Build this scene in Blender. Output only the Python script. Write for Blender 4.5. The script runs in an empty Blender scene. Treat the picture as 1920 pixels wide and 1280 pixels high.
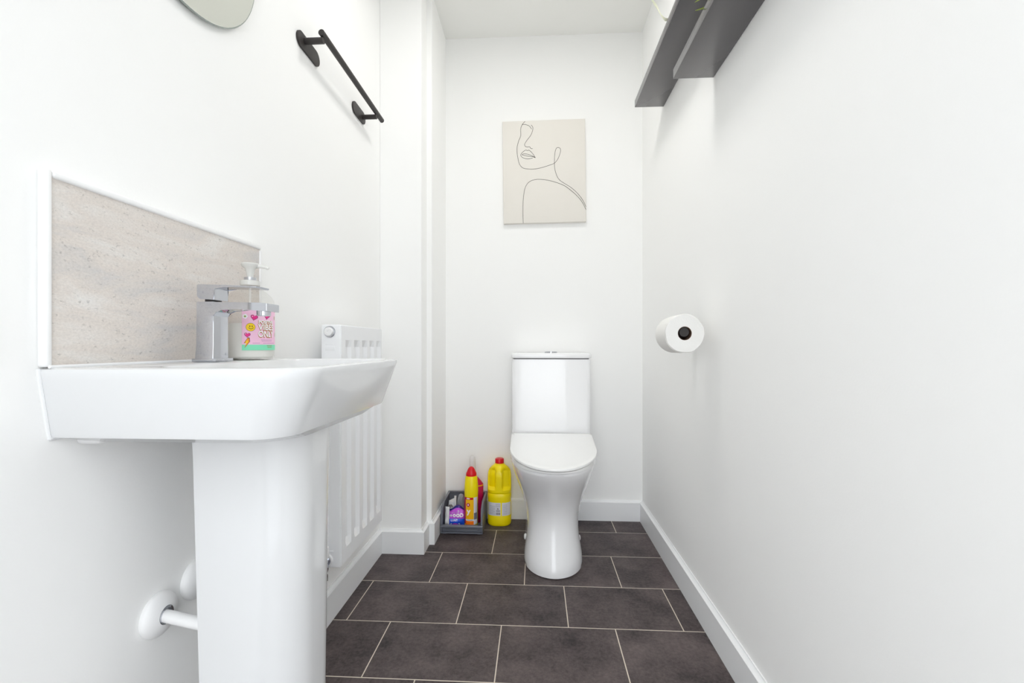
import bpy, bmesh, math, random
from mathutils import Vector, Matrix, noise
random.seed(7)
PI = math.pi
scn = bpy.context.scene
COL = scn.collection

# ------------------------------------------------------------------ materials
def lin(c):
    return tuple(((v/255)/12.92 if v/255 <= .04045 else ((v/255+.055)/1.055)**2.4) for v in c)

def mat(name, rgb, rough=.5, metal=0., trans=0., ior=1.45, coat=0., spec=.5, bump=0., bscale=200., var=0., vscale=8.):
    """A procedural principled material: colour with a faint noise variation and an optional fine bump."""
    m = bpy.data.materials.new(name); m.use_nodes = True
    nt = m.node_tree; b = nt.nodes['Principled BSDF']
    c = lin(rgb) + (1,)
    b.inputs['Base Color'].default_value = c
    b.inputs['Roughness'].default_value = rough
    b.inputs['Metallic'].default_value = metal
    b.inputs['Transmission Weight'].default_value = trans
    b.inputs['IOR'].default_value = ior
    b.inputs['Coat Weight'].default_value = coat
    b.inputs['Coat Roughness'].default_value = .04
    b.inputs['Specular IOR Level'].default_value = spec
    tc = nt.nodes.new('ShaderNodeTexCoord')
    if var:
        n = nt.nodes.new('ShaderNodeTexNoise'); n.inputs['Scale'].default_value = vscale; n.inputs['Detail'].default_value = 4
        nt.links.new(tc.outputs['Object'], n.inputs['Vector'])
        r = nt.nodes.new('ShaderNodeMapRange'); r.inputs['To Min'].default_value = 1-var; r.inputs['To Max'].default_value = 1+var
        nt.links.new(n.outputs['Fac'], r.inputs['Value'])
        v = nt.nodes.new('ShaderNodeVectorMath'); v.operation = 'SCALE'; v.inputs[0].default_value = c[:3]
        nt.links.new(r.outputs['Result'], v.inputs['Scale'])
        nt.links.new(v.outputs['Vector'], b.inputs['Base Color'])
    if bump:
        n2 = nt.nodes.new('ShaderNodeTexNoise'); n2.inputs['Scale'].default_value = bscale; n2.inputs['Detail'].default_value = 3
        nt.links.new(tc.outputs['Object'], n2.inputs['Vector'])
        bp = nt.nodes.new('ShaderNodeBump'); bp.inputs['Strength'].default_value = bump; bp.inputs['Distance'].default_value = .002
        nt.links.new(n2.outputs['Fac'], bp.inputs['Height']); nt.links.new(bp.outputs['Normal'], b.inputs['Normal'])
    return m

M = {}
M['wall'] = mat('matt white wall paint', (248,248,247), .75, spec=.25, bump=.06, bscale=260)
M['ceil'] = mat('matt white ceiling paint', (243,243,240), .85, spec=.2, bump=.04)
M['trim'] = mat('white satin trim paint', (243,244,245), .35, spec=.4)
M['ceramic'] = mat('white glazed ceramic', (243,243,244), .12, coat=.5, spec=.5)
M['basin'] = mat('white glazed basin ceramic', (226,227,228), .12, coat=.5, spec=.5)
M['seat'] = mat('white glossy seat plastic', (243,243,242), .12, coat=.4)
M['plastic'] = mat('white plastic', (242,242,242), .35)
M['enamel'] = mat('white radiator enamel', (242,243,245), .3, spec=.45)
M['chrome'] = mat('polished chrome', (200,202,208), .05, metal=1)
M['black'] = mat('matt black metal', (50,46,45), .45, spec=.5)
M['mirror'] = mat('mirror silver', (249,251,245), .01, metal=1)
M['mirroredge'] = mat('ground mirror edge', (150,158,152), .2)
M['shelf'] = mat('charcoal shelf board', (84,81,83), .24, spec=.6, coat=.2, var=.03, vscale=25, bump=.015, bscale=60)
M['canvas'] = mat('off white canvas', (232,228,221), .9, spec=.1, bump=.15, bscale=900, var=.012, vscale=12)
M['ink'] = mat('thin dark ink', (46,42,40), .8, spec=.1)
M['tissue'] = mat('white tissue paper', (241,240,237), .95, spec=.05, bump=.3, bscale=300)
M['card'] = mat('brown card core', (104,80,64), .9)
M['bin'] = mat('slate grey plastic', (112,115,125), .28, var=.04)
M['yellow'] = mat('glossy yellow plastic', (255,232,0), .3)
M['red'] = mat('red plastic', (216,10,28), .3)
M['magenta'] = mat('crimson label film', (196,16,84), .3)
M['orange'] = mat('orange label ink', (250,120,10), .35)
M['amber'] = mat('amber yellow label ink', (253,190,6), .35)
M['silver'] = mat('pale silver label', (228,228,236), .35, var=.02)
M['greyink'] = mat('grey print', (120,120,135), .6)
M['whiteink'] = mat('white print', (246,246,246), .5)
M['purple'] = mat('purple packet film', (200,84,222), .25, var=.2, vscale=22)
M['blue'] = mat('blue packet film', (34,88,224), .25)
M['navy'] = mat('dark blue packet film', (50,40,130), .25)
M['paper'] = mat('white crumpled film', (233,234,236), .4)
M['paperink'] = mat('grey brown print', (120,105,105), .6)
M['film'] = mat('grey translucent film', (186,188,196), .3, trans=.35)
M['soap'] = mat('milky liquid soap', (238,237,233), .5, trans=.0)
M['pump'] = mat('translucent white pump plastic', (240,240,236), .25, trans=.25)
M['pink'] = mat('pink label film', (244,196,222), .45, var=.02, vscale=60)
M['teal'] = mat('mint green print', (130,226,184), .5)
M['hotpink'] = mat('hot pink print', (232,44,140), .5)
M['darkpink'] = mat('dark pink print', (120,20,90), .5)
M['smile'] = mat('yellow print', (250,212,20), .5)
M['dark'] = mat('dark print', (70,50,30), .6)
M['brown'] = mat('bronze print', (176,112,52), .5)
M['boltorange'] = mat('orange print', (244,152,40), .5)
M['lilac'] = mat('lilac print', (196,150,190), .6)
M['leafprint'] = mat('olive print', (150,160,90), .6)
M['leaf'] = mat('pale green leaf', (176,196,92), .45, var=.12, vscale=40)
M['paleleaf'] = mat('pale cream green leaf', (236,238,214), .5)
M['pot'] = mat('grey plant pot', (150,150,150), .6)
M['soil'] = mat('dark potting soil', (58,46,38), .95, bump=.6, bscale=150)
M['sealant'] = mat('white sealant', (238,239,240), .5)
M['gap'] = mat('dark shadow gap fill', (70,70,74), .7)
M['frost'] = mat('frosted white plastic', (238,236,235), .35, trans=.2)
M['hall'] = mat('pale hall carpet', (150,146,140), .95)

def thin_clear(name, tint):
    m = bpy.data.materials.new(name); m.use_nodes = True; nt = m.node_tree; N = nt.nodes; L = nt.links
    N.remove(N['Principled BSDF']); out = N['Material Output']
    tr = N.new('ShaderNodeBsdfTransparent'); tr.inputs['Color'].default_value = lin(tint) + (1,)
    gl = N.new('ShaderNodeBsdfGlossy'); gl.inputs['Roughness'].default_value = .04
    fr = N.new('ShaderNodeLayerWeight'); fr.inputs['Blend'].default_value = .08
    mx = N.new('ShaderNodeMixShader'); ge = N.new('ShaderNodeNewGeometry'); fo = N.new('ShaderNodeMath'); fo.operation = 'SUBTRACT'; fo.inputs[0].default_value = 1; L.new(ge.outputs['Backfacing'], fo.inputs[1])
    ff = N.new('ShaderNodeMath'); ff.operation = 'MULTIPLY'; L.new(fr.outputs['Fresnel'], ff.inputs[0]); L.new(fo.outputs[0], ff.inputs[1]); L.new(ff.outputs[0], mx.inputs[0]); L.new(tr.outputs[0], mx.inputs[1]); L.new(gl.outputs[0], mx.inputs[2])
    L.new(mx.outputs[0], out.inputs['Surface']); return m
M['clear'] = thin_clear('clear bottle plastic', (251,251,250))

def floor_mat():
    m = bpy.data.materials.new('dark slate vinyl tiles'); m.use_nodes = True
    nt = m.node_tree; N = nt.nodes; L = nt.links; b = N['Principled BSDF']
    def math_(op, a, c=None):
        n = N.new('ShaderNodeMath'); n.operation = op
        for i, v in enumerate((a, c)):
            if v is None: continue
            if isinstance(v, (int, float)): n.inputs[i].default_value = v
            else: L.new(v, n.inputs[i])
        return n.outputs[0]
    tc = N.new('ShaderNodeTexCoord'); sx = N.new('ShaderNodeSeparateXYZ'); L.new(tc.outputs['Object'], sx.inputs[0])
    R_, W_, Y1, O0, ST = .2325, .342, 1.125, -.4468, .2027
    vv = math_('DIVIDE', math_('SUBTRACT', sx.outputs['Y'], Y1), R_)
    k = math_('FLOOR', vv)
    uu = math_('DIVIDE', math_('SUBTRACT', math_('SUBTRACT', sx.outputs['X'], O0), math_('MULTIPLY', k, ST)), W_)
    fu = math_('SUBTRACT', uu, math_('FLOOR', uu)); fv = math_('SUBTRACT', vv, k)
    g = .0015
    def edge(fr, size):
        d = math_('MULTIPLY', math_('MINIMUM', fr, math_('SUBTRACT', 1., fr)), size)
        return math_('LESS_THAN', d, g)
    grout = math_('MAXIMUM', edge(fu, W_), edge(fv, R_))
    # every tile has its own patch of the stone pattern
    cmb = N.new('ShaderNodeCombineXYZ')
    L.new(math_('ADD', sx.outputs['X'], math_('MULTIPLY', math_('FLOOR', uu), 3.17)), cmb.inputs['X'])
    L.new(math_('ADD', sx.outputs['Y'], math_('MULTIPLY', k, 5.31)), cmb.inputs['Y'])
    n1 = N.new('ShaderNodeTexNoise'); n1.inputs['Scale'].default_value = 7.5; n1.inputs['Detail'].default_value = 5; n1.inputs['Roughness'].default_value = .6
    n2 = N.new('ShaderNodeTexNoise'); n2.inputs['Scale'].default_value = 95; n2.inputs['Detail'].default_value = 6; n2.inputs['Roughness'].default_value = .75
    for n in (n1, n2): L.new(cmb.outputs[0], n.inputs['Vector'])
    cr = N.new('ShaderNodeValToRGB'); e = cr.color_ramp.elements
    e[0].position = .36; e[0].color = lin((46,40,42)) + (1,)
    e[1].position = .66; e[1].color = lin((110,98,97)) + (1,)
    L.new(math_('ADD', math_('MULTIPLY', n1.outputs['Fac'], .56), math_('MULTIPLY', n2.outputs['Fac'], .44)), cr.inputs['Fac'])
    mx = N.new('ShaderNodeMix'); mx.data_type = 'RGBA'
    L.new(grout, mx.inputs['Factor']); L.new(cr.outputs['Color'], mx.inputs['A']); mx.inputs['B'].default_value = lin((216,205,190)) + (1,)
    L.new(mx.outputs['Result'], b.inputs['Base Color'])
    b.inputs['Roughness'].default_value = .5; b.inputs['Specular IOR Level'].default_value = .3
    bp = N.new('ShaderNodeBump'); bp.inputs['Strength'].default_value = .12; bp.inputs['Distance'].default_value = .002
    L.new(n2.outputs['Fac'], bp.inputs['Height']); L.new(bp.outputs['Normal'], b.inputs['Normal'])
    return m
M['floor'] = floor_mat()

def stone_mat():
    m = bpy.data.materials.new('pale grey travertine laminate'); m.use_nodes = True
    nt = m.node_tree; N = nt.nodes; L = nt.links; b = N['Principled BSDF']
    tc = N.new('ShaderNodeTexCoord'); mp = N.new('ShaderNodeMapping'); L.new(tc.outputs['Object'], mp.inputs['Vector'])
    mp.inputs['Rotation'].default_value = (.18, 0, 0); mp.inputs['Scale'].default_value = (1, 4, 17)
    n1 = N.new('ShaderNodeTexNoise'); n1.inputs['Scale'].default_value = 1.3; n1.inputs['Detail'].default_value = 7; n1.inputs['Roughness'].default_value = .62; n1.inputs['Distortion'].default_value = .6
    L.new(mp.outputs[0], n1.inputs['Vector'])
    cr = N.new('ShaderNodeValToRGB'); e = cr.color_ramp.elements
    e[0].position = .3; e[0].color = lin((208,206,205)) + (1,)
    e[1].position = .72; e[1].color = lin((233,231,228)) + (1,)
    mid = cr.color_ramp.elements.new(.5); mid.color = lin((224,216,209)) + (1,)
    L.new(n1.outputs['Fac'], cr.inputs['Fac'])
    mp2 = N.new('ShaderNodeMapping'); mp2.inputs['Rotation'].default_value = (.12, 0, 0); mp2.inputs['Scale'].default_value = (1, 1, 1.7); L.new(tc.outputs['Object'], mp2.inputs['Vector'])
    prev = cr.outputs['Color']
    # fine grain, then sparse dark pits gathered in streaks
    for sc_, lo, hi, dark, fac in ((260, .30, .70, .70, .55), (120, .30, .40, .55, .7)):
        n2 = N.new('ShaderNodeTexNoise'); n2.inputs['Scale'].default_value = sc_; n2.inputs['Detail'].default_value = 4; n2.inputs['Roughness'].default_value = .65
        L.new(mp2.outputs[0], n2.inputs['Vector'])
        sp = N.new('ShaderNodeMapRange'); sp.inputs['From Min'].default_value = lo; sp.inputs['From Max'].default_value = hi; sp.inputs['To Min'].default_value = dark; sp.inputs['To Max'].default_value = 1
        L.new(n2.outputs['Fac'], sp.inputs['Value'])
        mx = N.new('ShaderNodeMix'); mx.data_type = 'RGBA'; mx.blend_type = 'MULTIPLY'; mx.inputs['Factor'].default_value = fac
        L.new(prev, mx.inputs['A']); L.new(sp.outputs['Result'], mx.inputs['B']); prev = mx.outputs['Result']
    L.new(prev, b.inputs['Base Color'])
    b.inputs['Roughness'].default_value = .4
    return m
M['stone'] = stone_mat()

# ------------------------------------------------------------------ helpers
def root_loc(o):
    while o.parent: o = o.parent
    return o.location.copy()

def obj(name, bm, m, parent=None, smooth=30, recalc=True):
    """Link a bmesh (in world coordinates) as one mesh object, m = material or list of materials."""
    if recalc: bmesh.ops.recalc_face_normals(bm, faces=bm.faces)
    if parent: bmesh.ops.translate(bm, verts=bm.verts, vec=-root_loc(parent))
    me = bpy.data.meshes.new(name); bm.to_mesh(me); bm.free()
    for x in (m if isinstance(m, (list, tuple)) else [m]): me.materials.append(x)
    if smooth:
        for p in me.polygons: p.use_smooth = True
        me.set_sharp_from_angle(angle=math.radians(smooth))
    o = bpy.data.objects.new(name, me); COL.objects.link(o)
    if parent: o.parent = parent
    return o

def thing(name, label, cat, loc, group=None):
    o = bpy.data.objects.new(name, None); COL.objects.link(o)
    o.location = loc; o.empty_display_size = .05
    o['label'] = label; o['category'] = cat
    if group: o['group'] = group
    return o

def struct(name, bm, m, smooth=0):
    o = obj(name, bm, m, None, smooth); o['kind'] = 'structure'; return o

def box(bm, x0, x1, y0, y1, z0, z1, bevel=0, seg=2, mi=0):
    r = bmesh.ops.create_cube(bm, size=1)
    for v in r['verts']:
        v.co = Vector(((x0+x1)/2 + v.co.x*(x1-x0), (y0+y1)/2 + v.co.y*(y1-y0), (z0+z1)/2 + v.co.z*(z1-z0)))
    fs = list({f for v in r['verts'] for f in v.link_faces})
    for f in fs: f.material_index = mi
    if bevel:
        es = list({e for v in r['verts'] for e in v.link_edges})
        bmesh.ops.bevel(bm, geom=es, offset=bevel, segments=seg, profile=.5, affect='EDGES', material=mi)
    return r['verts']

def loft(bm, rings, cap0=True, cap1=True, mi=0, closed=True):
    vs = [[bm.verts.new(p) for p in r] for r in rings]
    n = len(vs[0])
    for a, b in zip(vs, vs[1:]):
        for i in range(n if closed else n-1):
            j = (i+1) % n
            try:
                f = bm.faces.new((a[i], a[j], b[j], b[i])); f.material_index = mi
            except ValueError: pass
    if cap0: f = bm.faces.new(vs[0][::-1]); f.material_index = mi
    if cap1: f = bm.faces.new(vs[-1]); f.material_index = mi
    return vs

def frame(d):
    d = Vector(d).normalized()
    up = Vector((0, 0, 1)) if abs(d.z) < .9 else Vector((1, 0, 0))
    a = d.cross(up).normalized(); b = d.cross(a).normalized()
    return a, b

def lathe(bm, p0, d, prof, n=32, mi=0, cap0=True, cap1=True):
    """prof: (distance along d, radius) pairs."""
    p0 = Vector(p0); d = Vector(d).normalized(); a, b = frame(d)
    loft(bm, [[p0 + d*h + (a*math.cos(2*PI*i/n) + b*math.sin(2*PI*i/n))*max(r, 1e-5) for i in range(n)] for h, r in prof], cap0, cap1, mi)

def tube(bm, pts, r, n=12, mi=0):
    pts = [Vector(p) for p in pts]; rings = []; a = None
    for i, p in enumerate(pts):
        d = (pts[min(i+1, len(pts)-1)] - pts[max(i-1, 0)]).normalized()
        if a is None: a, b = frame(d)
        else:
            a = (a - d*a.dot(d)).normalized(); b = d.cross(a)
        rr = r[i] if isinstance(r, (list, tuple)) else r
        rings.append([p + (a*math.cos(2*PI*k/n) + b*math.sin(2*PI*k/n))*rr for k in range(n)])
    loft(bm, rings, mi=mi)

def spline(pts, n=8):
    """Catmull-Rom through pts."""
    out = []; P = [Vector(p) for p in pts]
    for i in range(len(P)-1):
        p0 = P[max(i-1, 0)]; p1 = P[i]; p2 = P[i+1]; p3 = P[min(i+2, len(P)-1)]
        for k in range(n):
            t = k/n
            out.append(.5*((2*p1) + (p2-p0)*t + (2*p0-5*p1+4*p2-p3)*t*t + (3*p1-p0-3*p2+p3)*t**3))
    out.append(P[-1]); return out

def rrect(x0, x1, y0, y1, z, rad, n=8):
    """Rounded rectangle; rad = (x0y0, x1y0, x1y1, x0y1) corner radii."""
    if isinstance(rad, (int, float)): rad = (rad,)*4
    pts = []
    for (cx, cy, sx, sy, a0), r in zip(((x0, y0, 1, 1, PI), (x1, y0, -1, 1, 1.5*PI), (x1, y1, -1, -1, 0), (x0, y1, 1, -1, .5*PI)), rad):
        r = max(r, 1e-4)
        for k in range(n+1):
            a = a0 + (PI/2)*k/n
            pts.append(Vector((cx + sx*r + r*math.cos(a), cy + sy*r + r*math.sin(a), z)))
    return pts

def ribbon(bm, pts, w, nrm, h=0., mi=0, back=None):
    """A thin printed line: a strip of width w along pts, lying on a plane with normal nrm."""
    nrm = Vector(nrm); rows = []
    for i, p in enumerate(pts):
        d = (pts[min(i+1, len(pts)-1)] - pts[max(i-1, 0)]).normalized(); s = d.cross(nrm).normalized()*w/2
        rows.append([p - s, p - s + nrm*h, p + s + nrm*h, p + s])
    loft(bm, rows, mi=mi)

def flat_text(s, size, rot=0., bold=.0):
    cu = bpy.data.curves.new('t', 'FONT'); cu.body = s; cu.size = size; cu.align_x = 'CENTER'; cu.align_y = 'CENTER'; cu.offset = bold; cu.resolution_u = 3
    o = bpy.data.objects.new('t', cu); COL.objects.link(o)
    dg = bpy.context.evaluated_depsgraph_get(); me = o.evaluated_get(dg).to_mesh()
    bm = bmesh.new(); bm.from_mesh(me); o.evaluated_get(dg).to_mesh_clear()
    bpy.data.objects.remove(o); bpy.data.curves.remove(cu)
    if rot: bmesh.ops.rotate(bm, verts=bm.verts, matrix=Matrix.Rotation(rot, 3, 'Z'))
    return bm

def poly2d(pts):
    bm = bmesh.new(); bm.faces.new([bm.verts.new((p[0], p[1], 0)) for p in pts]); return bm

def heart(w):
    pts = []
    for k in range(28):
        t = 2*PI*k/28
        pts.append((w/32*16*math.sin(t)**3, w/32*(13*math.cos(t)-5*math.cos(2*t)-2*math.cos(3*t)-math.cos(4*t))))
    return poly2d(pts[::-1])

def disc2d(rx, ry=None, n=24):
    return poly2d([(rx*math.cos(2*PI*k/n), (ry or rx)*math.sin(2*PI*k/n)) for k in range(n)])

def stamp(dst, src, fn, mi=0, cuts=True):
    """Map flat 2-D print src through fn(u, v) into dst."""
    if cuts:
        bmesh.ops.triangulate(src, faces=src.faces)
        for _ in range(4):      # fine enough to follow the curve underneath
            long_ = [e for e in src.edges if e.calc_length() > .0032]
            if not long_: break
            bmesh.ops.subdivide_edges(src, edges=long_, cuts=1); bmesh.ops.triangulate(src, faces=src.faces)
    mp = {v: dst.verts.new(fn(v.co.x, v.co.y)) for v in src.verts}
    for f in src.faces:
        try: nf = dst.faces.new([mp[v] for v in f.verts]); nf.material_index = mi
        except ValueError: pass
    src.free()

# ------------------------------------------------------------------ room
XL, XR, YB, ZC = -.643, .516, 2.205, 2.37
YF = -.30            # wall with the doorway the photograph is taken from
PX, PY0, PY1, NX = -.469, 1.813, 1.905, -.447

bm = bmesh.new(); box(bm, XL-.1, XR+.1, YF-.1, YB+.1, -.05, 0); struct('floor', bm, M['floor'])
bm = bmesh.new(); box(bm, XL-.1, XR+.1, YF-.1, YB+.1, ZC, ZC+.08); struct('ceiling', bm, M['ceil'])
bm = bmesh.new(); box(bm, XL-.1, XL, YF-.1, YB+.1, 0, ZC); struct('wall_left', bm, M['wall'])
bm = bmesh.new(); box(bm, XR, XR+.1, YF-.1, YB+.1, 0, ZC); struct('wall_right', bm, M['wall'])
bm = bmesh.new(); box(bm, XL, XR, YB, YB+.1, 0, ZC); struct('wall_back', bm, M['wall'])
bm = bmesh.new(); box(bm, XL, PX, PY0, PY1, 0, ZC, .003, 2); struct('wall_boxing', bm, M['wall'])
bm = bmesh.new(); box(bm, XL, NX, PY1, YB, 0, ZC, .003, 2); struct('wall_niche', bm, M['wall'])
bm = bmesh.new()
box(bm, XL, -.38, YF-.1, YF, 0, ZC); box(bm, .40, XR, YF-.1, YF, 0, ZC); box(bm, -.38, .40, YF-.1, YF, 2.1, ZC)
struct('wall_front', bm, M['wall'])

def skirting(name, p0, p1, nrm, h=.098, t=.015):
    """Skirting board from p0 to p1 on the wall, nrm points into the room, rounded top edge."""
    prof = [(0, 0), (t, 0), (t, h-.009)] + [(t-.011*(1-math.cos(a)) if False else t-.012*math.sin(a), h-.009+.009*(1-math.cos(a))) for a in (PI/8, PI/4, 3*PI/8, PI/2)] + [(0, h)]
    bm = bmesh.new(); n = Vector((nrm[0], nrm[1], 0))
    rings = [[Vector((p[0], p[1], 0)) + n*a + Vector((0, 0, z)) for a, z in prof] for p in (p0, p1)]
    loft(bm, rings); return struct(name, bm, M['trim'], 25)

skirting('baseboard_right', (XR, YF), (XR, YB), (-1, 0))
skirting('baseboard_back', (NX, YB), (XR-.015, YB), (0, -1))
skirting('baseboard_left', (XL, YF), (XL, PY0), (1, 0))
# boxing: front, return, step and niche pieces, mitred at their outer corners
def skirting_run(name, pts, h=.098, t=.015):
    prof = [(0, 0), (t, 0), (t, h-.009)] + [(t-.012*math.sin(a), h-.009+.009*(1-math.cos(a))) for a in (PI/8, PI/4, 3*PI/8, PI/2)] + [(0, h)]
    P = [Vector((p[0], p[1], 0)) for p in pts]
    ns = [Vector(((b-a).y, -(b-a).x, 0)).normalized() for a, b in zip(P, P[1:])]
    rings = []
    for i, p in enumerate(P):
        if i == 0: off = ns[0]
        elif i == len(P)-1: off = ns[-1]
        else: off = (ns[i-1] + ns[i])
        rings.append([p + off*a + Vector((0, 0, z)) for a, z in prof])
    bm = bmesh.new(); loft(bm, rings); return struct(name, bm, M['trim'], 25)
skirting_run('baseboard_boxing', [(XL+.015, PY0), (PX, PY0), (PX, PY1), (NX, PY1), (NX, YB-.015)])

# ------------------------------------------------------------------ pedestal basin
bx = thing('pedestal_basin', 'white ceramic wash basin on a full pedestal against the left wall', 'sink', (-.47, .768, 0))
def brect(y0, y1, xf, r, z, xw=XL+.0005, rw=.002):
    return rrect(xw, xf, y0, y1, z, (rw, r, r, rw), 10)
bm = bmesh.new()
rings = [
    brect(.660, .880, -.390, .07, .7055, XL+.10, .05),
    brect(.635, .905, -.365, .075, .7070, XL+.06, .03),
    brect(.600, .938, -.3440, .07, .7145, XL+.01),
    brect(.574, .962, -.3360, .048, .7250),
    brect(.5605, .9755, -.3270, .049, .7275),
    brect(.5585, .9775, -.3250, .050, .732),
    brect(.5475, .9885, -.2985, .060, .805),
    brect(.5455, .9905, -.2950, .062, .814),
    brect(.5465, .9895, -.2955, .062, .8185),
    brect(.5495, .9865, -.2985, .060, .8205),
    brect(.5570, .9790, -.3060, .055, .8208),
]
cx0 = XL+.112
def bowl(i, z, r): return rrect(cx0+i*.8, -.312-i, .566+i, .970-i, z, r, 10)
rings += [bowl(0, .8205, .062), bowl(.003, .8185, .06), bowl(.010, .800, .058), bowl(.022, .765, .055), bowl(.05, .745, .05), bowl(.1, .738, .03)]
loft(bm, rings)
obj('basin', bm, M['basin'], bx, 40)
bm = bmesh.new()
def ped(z, k=1., o=0):   # an open-backed shell: outer outline out and round, inner outline back
    a, b, y0, y1, t = -.546+o, -.3795-.6*o, .682+o, .854-o, .011
    out = [Vector((a, y0+.006, z)), Vector((a+.002, y0+.001, z)), Vector((a+.008, y0, z))]; inn = [Vector((a, y0+t, z))]
    for cy, a0 in ((y0+.062, -PI/2), (y1-.062, 0)):
        for k in range(13):
            w = a0 + PI/2*k/12; out.append(Vector((b-.062+.062*math.cos(w), cy+.062*math.sin(w), z))); inn.append(Vector((b-.062+(.062-t)*math.cos(w), cy+(.062-t)*math.sin(w), z)))
    out += [Vector((a+.008, y1, z)), Vector((a+.002, y1-.001, z)), Vector((a, y1-.006, z))]; inn.append(Vector((a, y1-t, z)))
    return out + inn[::-1]
loft(bm, [ped(.002, o=.010), ped(.30, o=.006), ped(.55, o=.002), ped(.675, o=0), ped(.7075, o=-.001)])
obj('pedestal', bm, M['basin'], bx, 40)
bm = bmesh.new(); lathe(bm, (-.43, .768, .7385), (0, 0, 1), [(0, .03), (.0015, .031), (.003, .028), (.0032, .012), (.001, .010)], 28); obj('waste_ring', bm, M['chrome'], bx)
bm = bmesh.new()   # fixing bolt cover below the near end
lathe(bm, (XL+.001, .603, .7190), (1, 0, 0), [(0, .009), (.024, .009), (.030, .007), (.032, .003)], 20)
obj('fixing_cap', bm, M['plastic'], bx)
bm = bmesh.new()   # bead of sealant along the wall
tube(bm, spline([(XL+.001, .5450, .8195), (XL+.001, .5475, .80), (XL+.001, .5535, .76), (XL+.001, .558, .730), (XL+.001, .562, .7260), (XL+.001, .59, .7255)], 5), .0024, 8)
tube(bm, [(XL+.0150, .546, .8222), (XL+.0150, .76, .8222), (XL+.0150, .990, .8222)], .0022, 8)
obj('sealant_bead', bm, M['sealant'], bx)

# ------------------------------------------------------------------ tap
tp = thing('mixer_tap', 'square chrome mixer tap with flat lever on the basin ledge', 'tap', (-.580, .773, .8212))
bm = bmesh.new()
box(bm, -.600, -.556, .750, .796, .8212, .8272, .0012); obj('base_plate', bm, M['chrome'], tp)
bm = bmesh.new()
loft(bm, [rrect(-.5965, -.5630, .7530, .7930, .8268, .0012, 3), rrect(-.5950, -.5630, .7540, .7920, .8500, .0012, 3), rrect(-.5940, -.5630, .7540, .7920, .9265, .0012, 3)])
obj('body', bm, M['chrome'], tp)
bm = bmesh.new()   # flat spout, arched on its underside, reaching over the bowl
pts_top = [(-.594, .9265), (-.48, .9245), (-.467, .9230)]
pts_bot = [(-.467, .9095), (-.480, .9100), (-.520, .9135), (-.548, .9125), (-.558, .9085), (-.5632, .9010), (-.594, .9010)]
prof = pts_top + pts_bot
loft(bm, [[Vector((x, y, z)) for x, z in prof] for y in (.7538, .7922)])
bmesh.ops.bevel(bm, geom=list(bm.edges), offset=.0007, segments=2, affect='EDGES')
obj('spout', bm, M['chrome'], tp, 25)
bm = bmesh.new(); lathe(bm, (-.484, .773, .912), (0, 0, -1), [(0, .0115), (.009, .0115), (.0098, .0105), (.0098, .009), (.006, .0085)], 28); obj('aerator', bm, M['chrome'], tp)
bm = bmesh.new(); lathe(bm, (-.577, .773, .926), (0, 0, 1), [(0, .0128), (.007, .0128)], 24); obj('cartridge_collar', bm, M['black'], tp)
bm = bmesh.new()   # lever: block over the body and a thin blade that runs forward
prof = [(-.594, .9365), (-.589, .9315), (-.563, .9298), (-.5625, .9500), (-.545, .9518), (-.486, .9500), (-.485, .9530), (-.545, .9560), (-.5925, .9572), (-.594, .9560)]
loft(bm, [[Vector((x, y, z)) for x, z in prof] for y in (.7545, .7915)])
bmesh.ops.bevel(bm, geom=list(bm.edges), offset=.0007, segments=2, affect='EDGES')
obj('lever', bm, M['chrome'], tp, 25)

# ------------------------------------------------------------------ soap bottle
SX, SY, SZ, SR = -.585, .888, .8212, .0445
sb = thing('soap_bottle', 'clear pump bottle of hand soap with a pink label, behind the tap', 'soap bottle', (SX, SY, SZ))
outer = [(0, .036), (.0015, .041), (.006, SR), (.112, SR), (.120, .0435), (.130, .038), (.139, .028), (.145, .019), (.149, .0155), (.156, .0150)]
bm = bmesh.new(); lathe(bm, (SX, SY, SZ), (0, 0, 1), outer, 64); obj('bottle_body', bm, M['clear'], sb, 50)
bm = bmesh.new(); lathe(bm, (SX, SY, SZ), (0, 0, 1), [(.0033, .034), (.0038, .0395), (.0078, SR-.0019), (.0725, SR-.0019)], 64); obj('liquid_soap', bm, M['soap'], sb, 50)
bm = bmesh.new(); lathe(bm, (SX, SY, SZ), (0, 0, 1), [(.020, .0022), (.150, .0022)], 10); obj('dip_tube', bm, M['pump'], sb)
bm = bmesh.new(); lathe(bm, (SX, SY, SZ), (0, 0, 1), [(.1505, .0175), (.1515, .0185), (.160, .0185), (.161, .0170)], 40); obj('neck_ring', bm, M['pump'], sb)
bm = bmesh.new(); lathe(bm, (SX, SY, SZ), (0, 0, 1), [(.1605, .0110), (.161, .0112), (.1675, .0112), (.168, .0100)], 32); o = obj('collar', bm, M['chrome'], sb); o['label'] = 'chrome pump collar'
bm = bmesh.new()
lathe(bm, (SX, SY, SZ), (0, 0, 1), [(.167, .0058), (.176, .0068), (.186, .0095), (.190, .0150), (.1945, .0165), (.1965, .0155), (.197, .008)], 32)
al = math.radians(18); dx, dy = math.cos(al), math.sin(al)
tube(bm, [(SX+dx*.008, SY+dy*.008, SZ+.192), (SX+dx*.020, SY+dy*.020, SZ+.1915), (SX+dx*.029, SY+dy*.029, SZ+.190), (SX+dx*.034, SY+dy*.034, SZ+.1868)], [.0050, .0042, .0035, .0030], 14)
obj('pump_head', bm, M['pump'], sb, 40)
A0 = math.atan2(-SY, -SX)      # bearing from the bottle to the camera
def onbot(a, z, off): return Vector((SX + (SR+off)*math.cos(a), SY + (SR+off)*math.sin(a), z))
bm = bmesh.new()
aL, aR = A0 - math.radians(18), A0 + math.radians(132)
ZT, ZB0, ZB1 = .9290, .8515, .8405
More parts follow.
